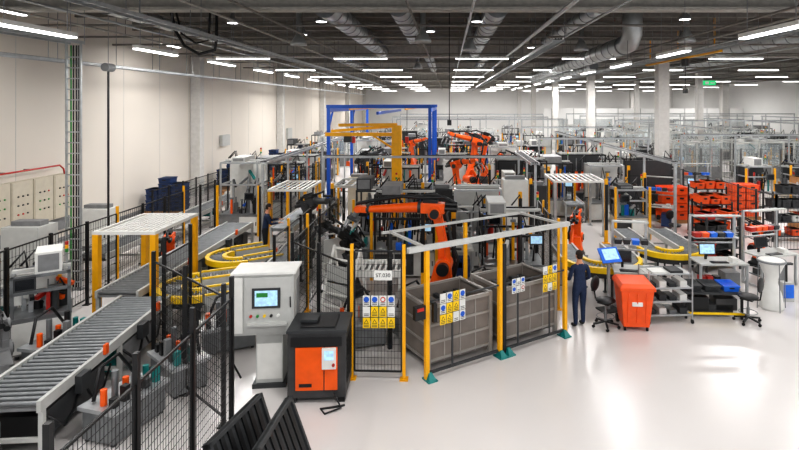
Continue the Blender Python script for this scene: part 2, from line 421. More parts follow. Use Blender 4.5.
b.box(.1, .34, -.47, -.425, .62, .98, WHITE).box(.14, .3, -.475, -.47, .78, .94, SCR)
b.cyl((.3, -.47, .7), (.3, -.5, .7), .025, RED, 12)
b.box(-.3, -.08, -.43, -.425, .3, .36, BLACK)
for i in range(10): b.box(.505, .515, -.3, .3, .3+i*.08, .33+i*.08, BLACK)
b.box(-.3, .3, -.3, .3, 1.27, 1.29, BLACK).box(-.35, -.05, -.1, .15, 1.29, 1.33, DG)
b.tube([(.3, -.44, .2), (.45, -.6, .03), (.2, -.75, .02), (.1, -.6, .02), (.35, -.55, .02), (.5, -.5, .02)], .018, BLACK)
b.make('robot_controller_cabinet', (-2.3, 9.65, 0), .05, .012)
def rib_panel(name, x, y, rz, L=1.2, h=1.05, lean=.35):
    b = B(); b.M = Matrix.Rotation(-lean, 4, 'Y')
    b.box(-.02, .02, -L/2, L/2, 0, h, DG)
    for i in range(7): b.box(-.045, .045, -L/2+.05+i*(L-.1)/7, -L/2+.12+i*(L-.1)/7, .04, h-.04, BLACK)
    for z in (0, h-.05): b.box(-.055, .055, -L/2, L/2, z, z+.05, DG)
    for y_ in (-L/2, L/2-.05): b.box(-.055, .055, y_, y_+.05, 0, h, DG)
    b.M = Matrix.Identity(4)
    b.beam((-math.sin(lean)*h-.3, L/2-.1, .02), (-math.sin(lean)*h*.9, L/2-.1, h*.86), .03, .03, BLACK)
    b.beam((-math.sin(lean)*h-.3, -L/2+.1, .02), (-math.sin(lean)*h*.9, -L/2+.1, h*.86), .03, .03, BLACK)
    b.make(name, (x, y, .03), rz)
rib_panel('ribbed_cover_panel', -2.5, 7.05, -.2)
rib_panel('ribbed_cover_panel', -1.95, 7.0, -.05)

# ------------------------------------------------------------ robots
def robot(name, loc, rz, sh=(.3, .85), el=(.1, 2.3), wr=(1.9, 2.2), tip=(2.15, 1.85), c=ORG, plinth=.3, sc=1.):
    b = B()
    b.M = Matrix.Scale(sc, 4)
    p = plinth
    b.box(-.45, .45, -.45, .45, 0, .04, DG).box(-.34, .34, -.34, .34, .04, p, DG)
    b.cyl((0, 0, p), (0, 0, p+.16), .36, DG, 24, .32).cyl((0, 0, p+.16), (0, 0, p+.34), .31, c, 24, .26)
    sx, sz = sh
    b.taper((0, 0, p+.3), (.46, .5), (sx*.6, 0, sz+.03), (.34, .4), c)
    b.cyl((sx, -.27, sz), (sx, .27, sz), .19, c, 24).cyl((sx, .27, sz), (sx, .44, sz), .14, BLACK, 20).cyl((sx, -.3, sz), (sx, -.27, sz), .12, DG, 20)
    b.cyl((-.24, .12, p+.4), (sx-.08, .12, sz+.45), .07, c, 16)
    S = Vector((sx, 0, sz)); E = Vector((el[0], 0, el[1]))
    dv = (E-S); dn = dv.normalized(); pr = Vector((dn.z, 0, -dn.x)); q5 = S+dv*.5-pr*.04
    for y0, y1 in ((-.2, -.06), (-.06, .06)):
        k_ = 1 if y0 < -.1 else .75
        for A, Z, w0, w1 in ((S, q5, .16*k_, .1*k_), (q5, E, .1*k_, .12*k_)):
            vs = [A-pr*w0+Vector((0, y0, 0)), A+pr*w0+Vector((0, y0, 0)), A+pr*w0+Vector((0, y1, 0)), A-pr*w0+Vector((0, y1, 0)),
                  Z-pr*w1+Vector((0, y0, 0)), Z+pr*w1+Vector((0, y0, 0)), Z+pr*w1+Vector((0, y1, 0)), Z-pr*w1+Vector((0, y1, 0))]
            b.add(vs, B.BF, c)
    b.cyl(E+Vector((0, -.22, 0)), E+Vector((0, .2, 0)), .155, c, 24).cyl(E+Vector((0, .2, 0)), E+Vector((0, .34, 0)), .1, BLACK, 20).cyl(E+Vector((0, -.24, 0)), E+Vector((0, -.22, 0)), .1, DG, 20)
    W_ = Vector((wr[0], 0, wr[1])); f = (W_-E).normalized(); up = Vector((-f.z, 0, f.x))
    if up.z < 0: up = -up
    C = E+up*.1
    b.beam(C-f*.22, C+f*.34, .3, .24, c)
    for dy, dz in ((-.1, 0), (.1, 0), (0, .09)): b.cyl(C-f*.22+Vector((0, dy, 0))+up*dz, C-f*.5+Vector((0, dy, 0))+up*dz, .065, BLACK, 14)
    b.cyl(C+f*.32, C+f*.42, .14, DG, 20).cyl(C+f*.4, W_-f*.25, .125, c, 20, .08)
    b.cyl(W_-f*.27, W_-f*.2, .1, DG, 20)
    b.beam(W_-f*.22, W_+f*.05, .18, .15, c)
    b.cyl(W_+Vector((0, -.11, 0)), W_+Vector((0, .11, 0)), .08, c, 18)
    b.tube([C-f*.45+up*.12, C-f*.2+up*.25, C+f*.3+up*.22, C+f*.8+up*.24, W_-f*.3+up*.2, W_+f*.05+up*.12], .042, BLACK, 10)
    b.tube([C-f*.4+up*.05, C-f*.1+up*.3, C+f*.25+up*.3, C+f*.45+up*.15], .035, BLACK, 8)
    b.tube([S+Vector((-.2, .2, -.4)), S+Vector((-.35, .25, .2)), (S+E)/2+Vector((-.28, .2, 0)), E+Vector((-.28, .18, .0)), C-f*.4+up*.1], .04, BLACK, 10)
    b.beam(C-f*.05+up*.15, C+f*.3+up*.15, .2, .1, BLACK)
    T = Vector((tip[0], 0, tip[1])); g = (T-W_).normalized()
    b.cyl(W_+g*.05, W_+g*.2, .07, STEEL, 16)
    b.cbox(W_+g*.24, (.26, .4, .06), DG, 0, math.atan2(g.x, g.z), 0)
    q = Vector((g.z, 0, -g.x))
    for dy in (-.17, .17):
        for k in (-.1, .1):
            a = W_+g*.26+Vector((0, dy, 0))+q*k
            b.beam(a, a+g*.22, .035, .045, ALU); b.beam(a+g*.22, a+g*.34+Vector((0, -dy*.35, 0)), .03, .035, TEAL if k > 0 else STEEL)
    return b.make(name, loc, rz, .012)
robot('industrial_robot_arm', (-.2, 13.2, 0), pi-.1, sh=(-.1, 1.15), el=(.1, 2.38), wr=(1.95, 2.42), tip=(2.15, 2.0), plinth=.4, sc=1.06)
robot('industrial_robot_arm', (1.35, 27, 0), pi+.5, sh=(.3, 1.3), el=(-.1, 2.9), wr=(1.3, 3.4), tip=(1.6, 2.9), plinth=.6, sc=1.1)
robot('industrial_robot_arm', (-4.85, 18.3, 0), -.5, sh=(.25, .8), el=(.1, 1.7), wr=(1.1, 2.0), tip=(1.4, 1.6), plinth=.2, c=DG)
robot('industrial_robot_arm', (-2.7, 14.6, 0), 2.6, sh=(.2, .8), el=(.0, 1.6), wr=(1.0, 2.0), tip=(1.3, 1.7), plinth=.2, sc=.9, c=BLACK)
robot('industrial_robot_arm', (4.3, 18.0, 0), 1.2, sh=(.25, .8), el=(.1, 1.5), wr=(1.0, 1.7), tip=(1.25, 1.3), plinth=.2, sc=.85)
robot('industrial_robot_arm', (-2.2, 33, 0), -.8, sh=(.3, 1.3), el=(-.1, 2.7), wr=(1.2, 3.1), tip=(1.5, 2.6), plinth=.6)
robot('industrial_robot_arm', (.3, 24.2, 0), -.6, sh=(.3, 1.3), el=(.1, 2.4), wr=(1.1, 2.7), tip=(1.4, 2.3), plinth=.6)
robot('industrial_robot_arm', (3.6, 26.8, 0), 2.6, sh=(.3, 1.2), el=(.1, 2.3), wr=(1.1, 2.6), tip=(1.4, 2.2), plinth=.5)
robot('industrial_robot_arm', (2.3, 33, 0), 2.9, sh=(.3, 1.3), el=(-.1, 3.0), wr=(1.2, 3.4), tip=(1.5, 2.9), plinth=.6)
robot('industrial_robot_arm', (-4.4, 27.5, 0), .6, sh=(.3, 1.2), el=(.1, 2.3), wr=(1.1, 2.8), tip=(1.4, 2.4), plinth=.5, c=DG)
robot('industrial_robot_arm', (-10.5, 10.9, 0), -.5, sh=(.2, .7), el=(.1, 1.3), wr=(.9, 1.35), tip=(1.1, 1.0), plinth=.15, sc=.85, c=LG)
robot('industrial_robot_arm', (-8.35, 9.9, 0), 2.4, sh=(.2, .7), el=(.1, 1.3), wr=(.8, 1.35), tip=(.95, 1.0), plinth=.15, sc=.8, c=MG)
robot('industrial_robot_arm', (-8.5, 16.2, 0), 1.9, sh=(.2, .7), el=(.1, 1.3), wr=(.9, 1.35), tip=(1.1, 1.0), plinth=.15, sc=.8)
robot('industrial_robot_arm', (10.1, 17.2, 0), 2.2, sh=(.2, .7), el=(.1, 1.3), wr=(.7, 1.5), tip=(.9, 1.2), plinth=.15, sc=.8)

# ------------------------------------------------------------ conveyors
def conveyor(name, p, q, W=1.0, H=.8, side=ALU, roller=STEEL, sp=.13, r=.035, guard=None, drive=True, skirt=False):
    p = Vector((*p, 0)); q = Vector((*q, 0)); L = (q-p).length; d = (q-p)/L
    b = B()
    for s in (-1, 1):
        x = s*W/2
        b.box(x-.03, x+.03, 0, L, H-.14, H+.03, side)
        if guard: b.box(x-.035, x+.035, 0, L, H+.03, H+.07, guard)
    n = int(L/sp)
    for i in range(n):
        y = (i+.5)*L/n; b.cyl((-W/2+.03, y, H-.03), (W/2-.03, y, H-.03), r, roller, 8)
    b.box(-W/2+.04, W/2-.04, .02, L-.02, H-.12, H-.08, MG)
    m = max(1, int(L/1.6))
    for i in range(m+1):
        y = .08+(L-.16)*i/m
        for s in (-1, 1):
            b.box(s*W/2-.035, s*W/2+.035, y-.035, y+.035, .02, H-.14, side); b.box(s*W/2-.07, s*W/2+.07, y-.06, y+.06, 0, .02, DG)
        b.box(-W/2, W/2, y-.025, y+.025, .25, .31, side)
    if skirt:
        for i in range(m):
            y0 = .2+(L-.16)*i/m; y1 = y0+L/m*.7
            b.box(W/2-.12, W/2-.02, y0, y1, .2, .62, (DG, MG, LG)[i % 3]); b.box(-W/2+.1, W/2-.2, y0+.1, y1-.1, .1, .5, (BLACK, TEAL, STEEL)[i % 3])
            b.tube([(W/2, y0, .55), (W/2+.12, y0+.2, .3), (W/2+.08, y0+.5, .35), (W/2, y0+.8, .6)], .025, BLACK, 6)
    if drive:
        for t in (.25, .7):
            b.box(-.16, .16, L*t, L*t+.35, H-.42, H-.14, TEAL).cyl((-.16, L*t+.17, H-.3), (-.4, L*t+.17, H-.3), .09, TEAL, 14)
            b.box(W/2+.03, W/2+.14, L*t-.3, L*t-.05, H-.3, H-.02, DG).tube([(W/2+.1, L*t-.1, H-.3), (W/2+.12, L*t, H-.5), (W/2+.1, L*t+.4, H-.55), (W/2, L*t+.8, H-.35)], .02, BLACK, 6)
            b.box(W/2+.03, W/2+.08, L*t+.5, L*t+.6, H-.05, H+.12, ORG)
    return b.make(name, p, math.atan2(-d.x, d.y))
def curve_conveyor(name, c, r0, r1, a0, a1, H=.8, rz=0.):
    b = B(); n = max(8, int(abs(a1-a0)/(pi/20)))
    def ring(ra, rb, z0, z1, mat):
        vs = []; fs = []
        for i in range(n+1):
            t = a0+(a1-a0)*i/n; cs, sn = math.cos(t), math.sin(t)
            vs += [(ra*cs, ra*sn, z0), (rb*cs, rb*sn, z0), (rb*cs, rb*sn, z1), (ra*cs, ra*sn, z1)]
        for i in range(n):
            o = 4*i
            for k in range(4): fs.append((o+k, o+4+k, o+4+(k+1) % 4, o+(k+1) % 4))
        fs += [(0, 1, 2, 3), (4*n+3, 4*n+2, 4*n+1, 4*n)]
        b.add(vs, fs, mat)
    ring(r0+.03, r1-.03, H-.1, H-.05, MG)
    ring(r1-.08, r1+.03, H-.1, H+.05, LYEL)
    ring(r0-.03, r0+.08, H-.1, H+.05, LYEL)
    ring(r1-.09, r1-.06, H-.25, H-.1, DG)
    m = int((r0+r1)/2*abs(a1-a0)/.12)
    for i in range(m):
        t = a0+(a1-a0)*(i+.5)/m; cs, sn = math.cos(t), math.sin(t)
        b.cyl(((r0+.06)*cs, (r0+.06)*sn, H-.02), ((r1-.06)*cs, (r1-.06)*sn, H-.02), .022, STEEL, 6, .034)
    k = 4
    for i in range(k+1):
        t = a0+(a1-a0)*(.04+.92*i/k); cs, sn = math.cos(t), math.sin(t)
        for r in (r0, r1-.05): b.cyl((r*cs, r*sn, 0), (r*cs, r*sn, H-.1), .03, DG, 8); b.cyl((r*cs, r*sn, 0), (r*cs, r*sn, .02), .07, DG, 8)
    return b.make(name, c, rz)
def loop(x, y, L, r0=.35, r1=.95, rz=0., guard=None):
    T = Matrix.Rotation(rz, 3, 'Z')
    curve_conveyor('curved_roller_conveyor', (x, y, 0), r0, r1, -pi, 0, rz=rz)
    w_ = r1-r0
    for s in (-1, 1):
        a = T @ Vector((s*(r0+w_/2), .04, 0)); e = T @ Vector((s*(r0+w_/2), L, 0))
        conveyor('roller_conveyor', (x+a.x, y+a.y), (x+e.x, y+e.y), w_, .8, LG, guard=guard, drive=False)
conveyor('roller_conveyor', (-6.5, 7.7), (-6.85, 12.1), 1.1, .85, LG, skirt=True)
conveyor('roller_conveyor', (-7.65, 12.3), (-7.65, 19.6), .95, .85, LG, skirt=True)
conveyor('roller_conveyor', (-8.55, 5.5), (-8.2, 9.0), .8, .75, LG, skirt=True)
conveyor('roller_conveyor', (-11.9, 12.4), (-9.6, 12.4), .8, .8, LG)
conveyor('roller_conveyor', (-10.4, 15.6), (-10.4, 26), .8, .8, LG)
loop(-6.0, 12.95, 1.2, .35, .95, rz=-1.1, guard=LYEL)
loop(-6.1, 15.5, 1.0, .35, .85, rz=-.9, guard=LYEL)
conveyor('roller_conveyor', (-4.85, 17.2), (-4.7, 14.0), .5, .8, LG)
conveyor('roller_conveyor', (-5.9, 18.9), (-5.9, 30), .8, .8, LG)
conveyor('roller_conveyor', (-2.6, 13.5), (-1.1, 13.5), .9, 1.1, WHITE, roller=WHITE, drive=False)
loop(4.35, 15.2, 1.6, .45, 1.1)
loop(6.75, 16.3, 2.6, .35, .95)
conveyor('roller_conveyor', (1.2, 19.2), (1.2, 23.3), .9, .8, LG)
conveyor('roller_conveyor', (5.6, 23.4), (6.0, 34), .8, .8, ALU)
b = B()
b.box(-.6, .6, -.5, .5, .06, .5, WHITE).box(-.55, .55, -.45, .45, 0, .06, DG)
for y in (-.3, 0, .3): b.cyl((-.62, y, .6), (.62, y, .6), .09, LG, 16)
for x in (-.6, .56): b.box(x, x+.05, -.5, .5, .5, .72, STEEL)
b.box(-.2, .2, -.56, -.5, .15, .4, TEAL).tube([(.3, -.52, .3), (.5, -.7, .1), (.2, -.75, .03), (-.3, -.6, .03)], .025, BLACK)
b.cyl((.1, .1, .68), (.1, .1, .95), .04, BLACK, 10).box(0, .2, -.05, .25, .95, 1.05, ORG)
b.make('transfer_lift', (-6.9, 7.0, 0), .05, .01)

def canopy(name, x0, x1, y0, y1, h=2.2, post=YEL, top=BEIGE, pw=.05, gap=.28):
    b = B(); w = x1-x0; d = y1-y0
    for x in (0, w):
        for y in (0, d): b.box(x-pw, x+pw, y-pw, y+pw, 0, h-.08, post); b.box(x-.1, x+.1, y-.1, y+.1, 0, .02, post)
    b.box(-.06, w+.06, -.06, 0, h-.08, h, top).box(-.06, w+.06, d, d+.06, h-.08, h, top).box(-.06, 0, 0, d, h-.08, h, top).box(w, w+.06, 0, d, h-.08, h, top)
    n = int(w/gap)
    for i in range(1, n): b.box(w*i/n-.035, w*i/n+.035, 0, d, h-.04, h-.02, top)
    for i in range(2): b.box(0, w, d*(i+1)/3-.02, d*(i+1)/3+.02, h-.08, h-.04, ALU)
    b.make(name, (x0, y0, 0))
canopy('light_curtain_frame', -8.3, -6.95, 12.6, 14.6, gap=.12, pw=.07, top=WHITE)
canopy('light_curtain_frame', -4.2, -2.6, 19.6, 21.5, post=BLACK, top=LG, h=2.2)
canopy('light_curtain_frame', -6.5, -5.2, 19.4, 21.6, post=YEL, top=WHITE, h=2.1, gap=.18)
canopy('light_curtain_frame', 4.2, 6.1, 20.9, 22.9, post=ALU, top=WHITE, h=2.2, gap=.2)
canopy('light_curtain_frame', 3.2, 5.2, 30.5, 33.5, post=ALU, top=WHITE, h=2.3, gap=.2)

b = B()
def col4(x, y, h, w, m): b.box(x-w/2, x+w/2, y-w/2, y+w/2, 0, h, m); b.box(x-w, x+w, y-w, y+w, 0, .03, m)
for y in (25, 31, 37):
    for x in (-5.6, -.85): col4(x, y, 5.0, .15, BLUE)
    b.box(-5.7, -.75, y-.07, y+.07, 5.0, 5.16, BLUE)
for x in (-5.6, -.85): b.box(x-.07, x+.07, 25.1, 36.9, 4.82, 5.0, BLUE)
b.box(-3.35, -3.25, 24.9, 37.1, 4.7, 4.84, BLUE)
for x in (-5.6, -.85):
    for y in (25, 31): b.beam((x, y+.1, 4.1), (x, y+.9, 4.85), .08, .08, BLUE)
for x in (-4.6, -2.0): b.box(x-.03, x+.03, 24.9, 37.1, 4.92, 4.99, YEL); b.cyl((x, 26, 3.6), (x, 26, 4.92), .015, BLACK, 6); b.box(x-.08, x+.08, 25.9, 26.1, 3.3, 3.6, RED)
b.make('overhead_gantry_frame')
b = B()
b.box(-.4, .4, -.4, .4, 0, .05, YEL).box(-.2, .2, -.2, .2, .05, 4.3, YEL)
for t in range(4):
    a = pi/2*t; b.cbox((math.cos(a)*.3, math.sin(a)*.3, .25), (.2, .03, .4), YEL, 0, 0, a)
b.box(-3.0, .1, -.06, .06, 3.85, 4.0, YEL).beam((-.1, 0, 3.3), (-1.0, 0, 3.87), .07, .08, YEL)
b.beam((0, 0, 4.28), (-3.0, 1.2, 4.0), .1, .12, YEL)
b.beam((0, 0, 4.34), (-2.2, -1.2, 4.36), .1, .12, YEL)
b.box(-2.2, -1.9, -.16, .16, 3.6, 3.85, DG).cyl((-2.05, 0, 3.6), (-2.05, 0, 2.8), .015, BLACK, 6).box(-2.12, -1.98, -.05, .05, 2.6, 2.8, ORG)
b.make('yellow_jib_crane', (-2.15, 22.4, 0))

# ------------------------------------------------------------ generic assembly machines
def machine(seed, w, d, h, fr=None, body=None):
    r = random.Random(seed); b = B(); pw = .06
    body = body or r.choice([LG, LG, MG, BEIGE, DG]); fr = fr or r.choice([ALU, ALU, BLACK, LG])
    tb = .85
    for x in (-w/2+.1, w/2-.1):
        for y in (-d/2+.1, d/2-.1): b.cyl((x, y, 0), (x, y, .1), .04, DG, 8)
    b.box(-w/2, w/2, -d/2, d/2, .1, tb-.05, body); b.box(-w/2-.02, w/2+.02, -d/2-.02, d/2+.02, tb-.05, tb, STEEL)
    nd = max(1, int(w/.6))
    for i in range(nd):
        x0 = -w/2+w*i/nd+.02; x1 = -w/2+w*(i+1)/nd-.02
        b.box(x0, x1, -d/2-.012, -d/2, .14, tb-.1, r.choice([body, WHITE, DG])); b.box(x1-.06, x1-.03, -d/2-.03, -d/2-.012, .4, .55, BLACK)
    for x in (-w/2+pw/2, w/2-pw/2):
        for y in (-d/2+pw/2, d/2-pw/2): b.box(x-pw/2, x+pw/2, y-pw/2, y+pw/2, tb, h, fr)
    for z in (h-pw, tb+(h-tb)*.55):
        for y in (-d/2+pw/2, d/2-pw/2): b.box(-w/2, w/2, y-pw/2, y+pw/2, z, z+pw, fr)
        for x in (-w/2+pw/2, w/2-pw/2): b.box(x-pw/2, x+pw/2, -d/2, d/2, z, z+pw, fr)
    for i in range(int(9+w*6)):
        x = r.uniform(-w/2+.12, w/2-.12); y = r.uniform(-d/2+.12, d/2-.12); s = r.uniform(.06, .2); hh = r.uniform(.15, (h-tb)*.9)
        m = r.choice([STEEL, ALU, BLACK, ORG, TEAL, YEL, DG, WHITE, ORG, LBLUE, BLACK, RED, DG, MG, STEEL])
        k = r.random()
        if k < .35: b.box(x-s/2, x+s/2, y-s/2, y+s/2, tb, tb+hh*.6, m); b.cyl((x, y, tb+hh*.6), (x, y, tb+hh), s*.2, STEEL, 8)
        elif k < .55: b.cyl((x, y, tb), (x, y, tb+hh), s*.4, m, 12); b.box(x-s*.7, x+s*.7, y-s*.3, y+s*.3, tb+hh, tb+hh+.07, STEEL)
        elif k < .75:
            b.box(x-.04, x+.04, y-.04, y+.04, tb, tb+hh, ALU); b.beam((x, y, tb+hh), (x+r.uniform(-.3, .3), y-.2, tb+hh*.8), .08, .08, m)
        else: b.tube([(x, y, tb+.02), (x+.05, y, tb+hh*.6), (x+.15, y+.05, tb+hh), (x+.3, y, tb+hh*.5)], .025, BLACK, 6)
    if r.random() < .7:
        x0 = r.uniform(-w/2, 0); x1 = x0+r.uniform(.4, w/2); hh = r.uniform(.15, .45)
        b.box(x0, x1, -d/2+.05, d/2-.05, h, h+hh, r.choice([LG, WHITE, DG, MG])); b.box(x0+.05, x1-.05, -d/2+.04, -d/2+.05, h+.04, h+hh-.04, MG)
    if r.random() < .6:
        b.box(-w/2, w/2, d/2-.2, d/2, tb+.1, h-.1, r.choice([LG, MG, DG, DG, WHITE]))
    b.box(-w/2, w/2, -.06, .06, h-.02, h+.05, LG)
    x = w/2-.08; b.cyl((x, 0, h), (x, 0, h+.3), .015, ALU, 6)
    for i, m in enumerate((GREEN, YEL, RED)): b.cyl((x, 0, h+.3+i*.08), (x, 0, h+.37+i*.08), .035, m, 10)
    sx = r.choice([-1, 1])*(w/2-.25); z = 1.45
    b.box(sx-.02, sx+.02, -d/2-.18, -d/2, z+.1, z+.14, DG); b.box(sx-.18, sx+.18, -d/2-.24, -d/2-.18, z, z+.28, DG); b.box(sx-.15, sx+.15, -d/2-.245, -d/2-.24, z+.04, z+.24, r.choice([SCR, SCRD, SCRD]))
    if r.random() < .6:
        for x in (-w/2-.06, w/2+.06): b.box(x-.04, x+.04, -d/2-.1, -d/2-.02, 0, 2.0, YEL)
    for i in range(4):
        x = r.uniform(-w/2, w/2); b.tube([(x, d/2-.1, tb+.2), (x+.1, d/2-.05, h), (x+.05, d/2-.05, h+.35), (x-.2, d/2-.1, h+.05)], .025, BLACK, 6)
    return b
mk = [machine(s, w_, d_, h_, f_).make('assembly_machine', l, rz) for s, w_, d_, h_, l, rz, f_ in (
    (1, 1.7, 1.2, 2.2, (1.75, 15.0, 0), .0, BLACK), (2, 1.5, 1.2, 2.5, (.95, 17.4, 0), 0, None), (3, 1.8, 1.2, 2.5, (-1.3, 16.4, 0), 0, BLACK), (4, 1.8, 1.3, 2.3, (-2.2, 24.9, 0), 0, None),
    (5, 2.2, 1.4, 2.7, (3.3, 24.3, 0), 0, BLACK), (6, 1.3, 1.0, 2.1, (2.5, 21.5, 0), 0, None), (7, 1.5, 1.2, 2.9, (-8.25, 21.6, 0), 0, ALU), (8, 2.2, 1.4, 2.5, (-3.2, 29.4, 0), .0, None), (11, 1.2, .9, 1.9, (-.2, 20.0, 0), 0, ALU), (12, 1.4, 1.0, 2.3, (-2.4, 18.4, 0), 0, DG), (13, 1.0, .8, 1.7, (-8.6, 11.3, 0), .6, STEEL))]
mi = 0
def pm(x, y, rz=0.):
    global mi
    put(mk[mi % 10], 'assembly_machine', (x, y, 0), rz); mi += 3
for x, y in ((-4.4, 31.5), (.2, 31.2), (3.0, 29.2), (-3.4, 35), (.9, 35.5), (3.8, 36), (-1.1, 22.0), (-4.2, 38.8), (-1, 39.5), (2, 39), (4.8, 38.8), (8.9, 29), (9.9, 33.5), (9, 38), (-2.6, 44), (1, 45), (4, 44), (7.5, 43), (-4, 50), (0, 52), (4, 51), (8, 50), (-3, 60), (2, 61), (7, 60), (-8.5, 36), (-8.7, 39.4), (-8, 50), (9.2, 25.2), (-8.3, 24.6), (-8.2, 27.4), (-8.3, 30.4), (-5.2, 34.4), (-6.6, 44.5), (-6, 54), (6.5, 40.2), (7.1, 21.0), (7.0, 24.0), (6.7, 27), (4.6, 25.0),
             (14.8, 36), (17.6, 37), (20.6, 36.2), (23.6, 37), (26.6, 36), (15.5, 48), (19, 47.5), (23.5, 48), (27, 47), (14.5, 55), (18, 57), (24, 56), (28, 55), (34, 50), (36, 42), (15.5, 27), (18.6, 28.4), (21.8, 27.2), (25, 28.5), (35, 60), (16, 68), (22, 70), (28, 68), (-10.8, 38.5), (-11, 47), (-11.5, 60), (14.5, 40), (18.5, 40.2), (22.5, 39.8), (26.5, 40.3), (31, 37), (34, 35), (13.8, 45), (30, 50), (20, 61), (26, 62), (12.5, 58), (18, 52), (28, 43.8), (31, 57)):
    pm(x, y, R.choice([0, 0, pi, .0]))
def enclosure(w, d, h, m=LG):
    b = B().box(-w/2, w/2, -d/2, d/2, .1, h, m).box(-w/2+.02, w/2-.02, -d/2+.02, d/2, 0, .1, DG)
    n = max(1, round(w/.7))
    for i in range(n):
        x0 = -w/2+w*i/n+.015; x1 = -w/2+w*(i+1)/n-.015
        b.box(x0, x1, -d/2-.02, -d/2, .14, h-.04, m); b.box(x1-.06, x1-.035, -d/2-.045, -d/2-.02, h*.45, h*.58, BLACK)
        b.box(x0+.1, x1-.1, -d/2-.025, -d/2-.02, .3, .5, MG)
    b.box(-w/2+.1, w/2-.1, -.15, .15, h, h+.12, MG)
    return b
for l, w_, h_, m in (((2.4, 19.2, 0), .9, 2.5, WHITE), ((.3, 28.7, 0), 1.1, 2.2, LG), ((-3.9, 23.5, 0), .9, 2.0, BEIGE), ((10.2, 27.4, 0), 1.0, 1.9, LG), ((7.0, 29.6, 0), .8, 2.0, WHITE), ((-10.9, 13.9, 0), .95, 2.05, LG), ((-11.8, 18, 0), 1.0, 1.7, WHITE), ((19, 22.5, 0), 1.4, 1.9, LG), ((3.7, 21.9, 0), .6, 1.9, DG), ((-.2, 18.5, 0), .7, 2.3, DG)):
    enclosure(w_, .7, h_, m).make('electrical_enclosure', l, 0, .01)
b = B()
for i in range(5):
    y0 = 15.6+i*.95
    b.box(0, .25, y0, y0+.9, 1.0, 2.6, BEIGE).box(.25, .265, y0+.04, y0+.86, 1.04, 2.56, BEIGE)
    for k in range(3):
        for j in range(3): b.cyl((.265, y0+.25+k*.2, 1.5+j*.3), (.29, y0+.25+k*.2, 1.5+j*.3), .03, R.choice([GREEN, RED, BLACK, BLACK, DG]), 8)
b.box(0, .1, 15.5, 20.4, .5, 1.0, MG)
b.make('wall_switch_panels', (XL+.02, 0, 0))
b = B().tube([(.3, 13, 2.95), (.3, 19.6, 2.95), (.3, 19.8, 2.8), (.3, 19.85, 2.6)], .03, RED, 10)
for y in range(13, 19): b.box(0, .3, y+.3, y+.34, 2.93, 2.97, MG)
b.make('sprinkler_pipe', (XL+.02, 0, 0))
b = B()
for y0, z0, z1 in ((34, 2.5, 3.2), (48, 2, 3)): b.box(0, .2, y0, y0+1.2, z0, z1, LG)
b.make('wall_junction_boxes', (XL+.02, 0, 0))
def crate(b, x, y, z, w, d, h, m):
    b.taper((x, y, z), (w*.92, d*.92), (x, y, z+h), (w, d), m); b.box(x-w/2-.015, x+w/2+.015, y-d/2-.015, y+d/2+.015, z+h-.03, z+h, m)
    b.box(x-w*.15, x+w*.15, y-d/2-.02, y-d/2, z+h*.55, z+h*.75, BLACK)
b = B()
b.box(-.9, .9, -.4, .4, 0, .14, CARD)
for i in range(3):
    for k in range((4, 6, 5)[i]): crate(b, -.6+i*.6, 0, .14+k*.26, .56, .7, .25, DBLUE)
b.make('blue_crate_stack', (-13.4, 25.5, 0))
for l in ((-13.3, 33, 0), (-13.4, 41, 0), (-11.3, 54, 0)): put('blue_crate_stack', 'blue_crate_stack', l)
def rack(w, d, h, shelves, mats, frame=BLACK, fill=.9, seed=1):
    r = random.Random(seed); b = B()
    for x in (-w/2, w/2):
        for y in (-d/2, d/2): b.box(x-.025, x+.025, y-.025, y+.025, .0, h, frame)
    for i in range(shelves):
        z = .18+(h-.3)*i/(shelves-1 if shelves > 1 else 1)
        b.box(-w/2, w/2, -d/2, d/2, z, z+.03, frame)
        sh = (h-.3)/max(1, shelves-1)*.75; n = max(1, int(w/.36))
        for k in range(n):
            if r.random() < fill: crate(b, -w/2+(k+.5)*w/n, 0, z+.03, w/n*.85, d*.85, min(sh*r.uniform(.5, 1), .3), r.choice(mats))
    return b
rack(1.1, .7, 1.7, 4, [ORG2, ORG2, RED], BLACK, seed=3).make('orange_crate_rack', (9.6, 19.4, 0))
rack(1.2, .7, 1.9, 4, [ORG2, DG, ORG2, ORG2], BLACK, seed=4).make('orange_crate_rack', (10.5, 21.6, 0))
rack(1.5, .6, 1.9, 4, [ORG2, DG, WHITE, ORG2], DG, .8, 5).make('parts_shelf', (13, 20.4, 0))
rack(1.3, .6, 1.7, 4, [DG, ORG2, BLACK, RED], DG, .8, 6).make('parts_shelf', (8.5, 16.9, 0), .3)
rack(1.6, .6, 1.8, 4, [CARD, DG, BLACK, WHITE], ALU, .8, 7).make('parts_shelf', (16, 23.5, 0))
b = B()
b.box(-.65, .65, -.4, .4, 0, .14, CARD)
for i in range(2):
    for k in range(4): crate(b, -.3+i*.6, 0, .14+k*.36, .56, .7, .34, ORG2)
b.make('orange_crate_stack', (9.9, 23.6, 0))
put('orange_crate_stack', 'orange_crate_stack', (13.4, 24.3, 0))
b = B(); w_, d_, h_ = 1.05, .6, 1.15
for x in (-w_/2, w_/2):
    for y in (-d_/2, d_/2): b.cyl((x, y, .1), (x, y, h_+.1), .018, ALU, 8); b.cyl((x-.02, y, .05), (x+.02, y, .05), .05, BLACK, 12)
for z in (.18, .5, .82, 1.15):
    b.box(-w_/2, w_/2, -d_/2, -d_/2+.02, z, z+.04, ALU).box(-w_/2, w_/2, d_/2-.02, d_/2, z, z+.04, ALU)
    b.box(-w_/2, w_/2, -d_/2, d_/2, z, z+.012, LG if z > 1 else ALU)
for z in (.192, .512, .832):
    for k in range(4): b.box(-w_/2+.05+k*.25, -w_/2+.22+k*.25, -.2, .2, z, z+.09+.05*(k % 2), R.choice([STEEL, WHITE, DG, BLACK]))
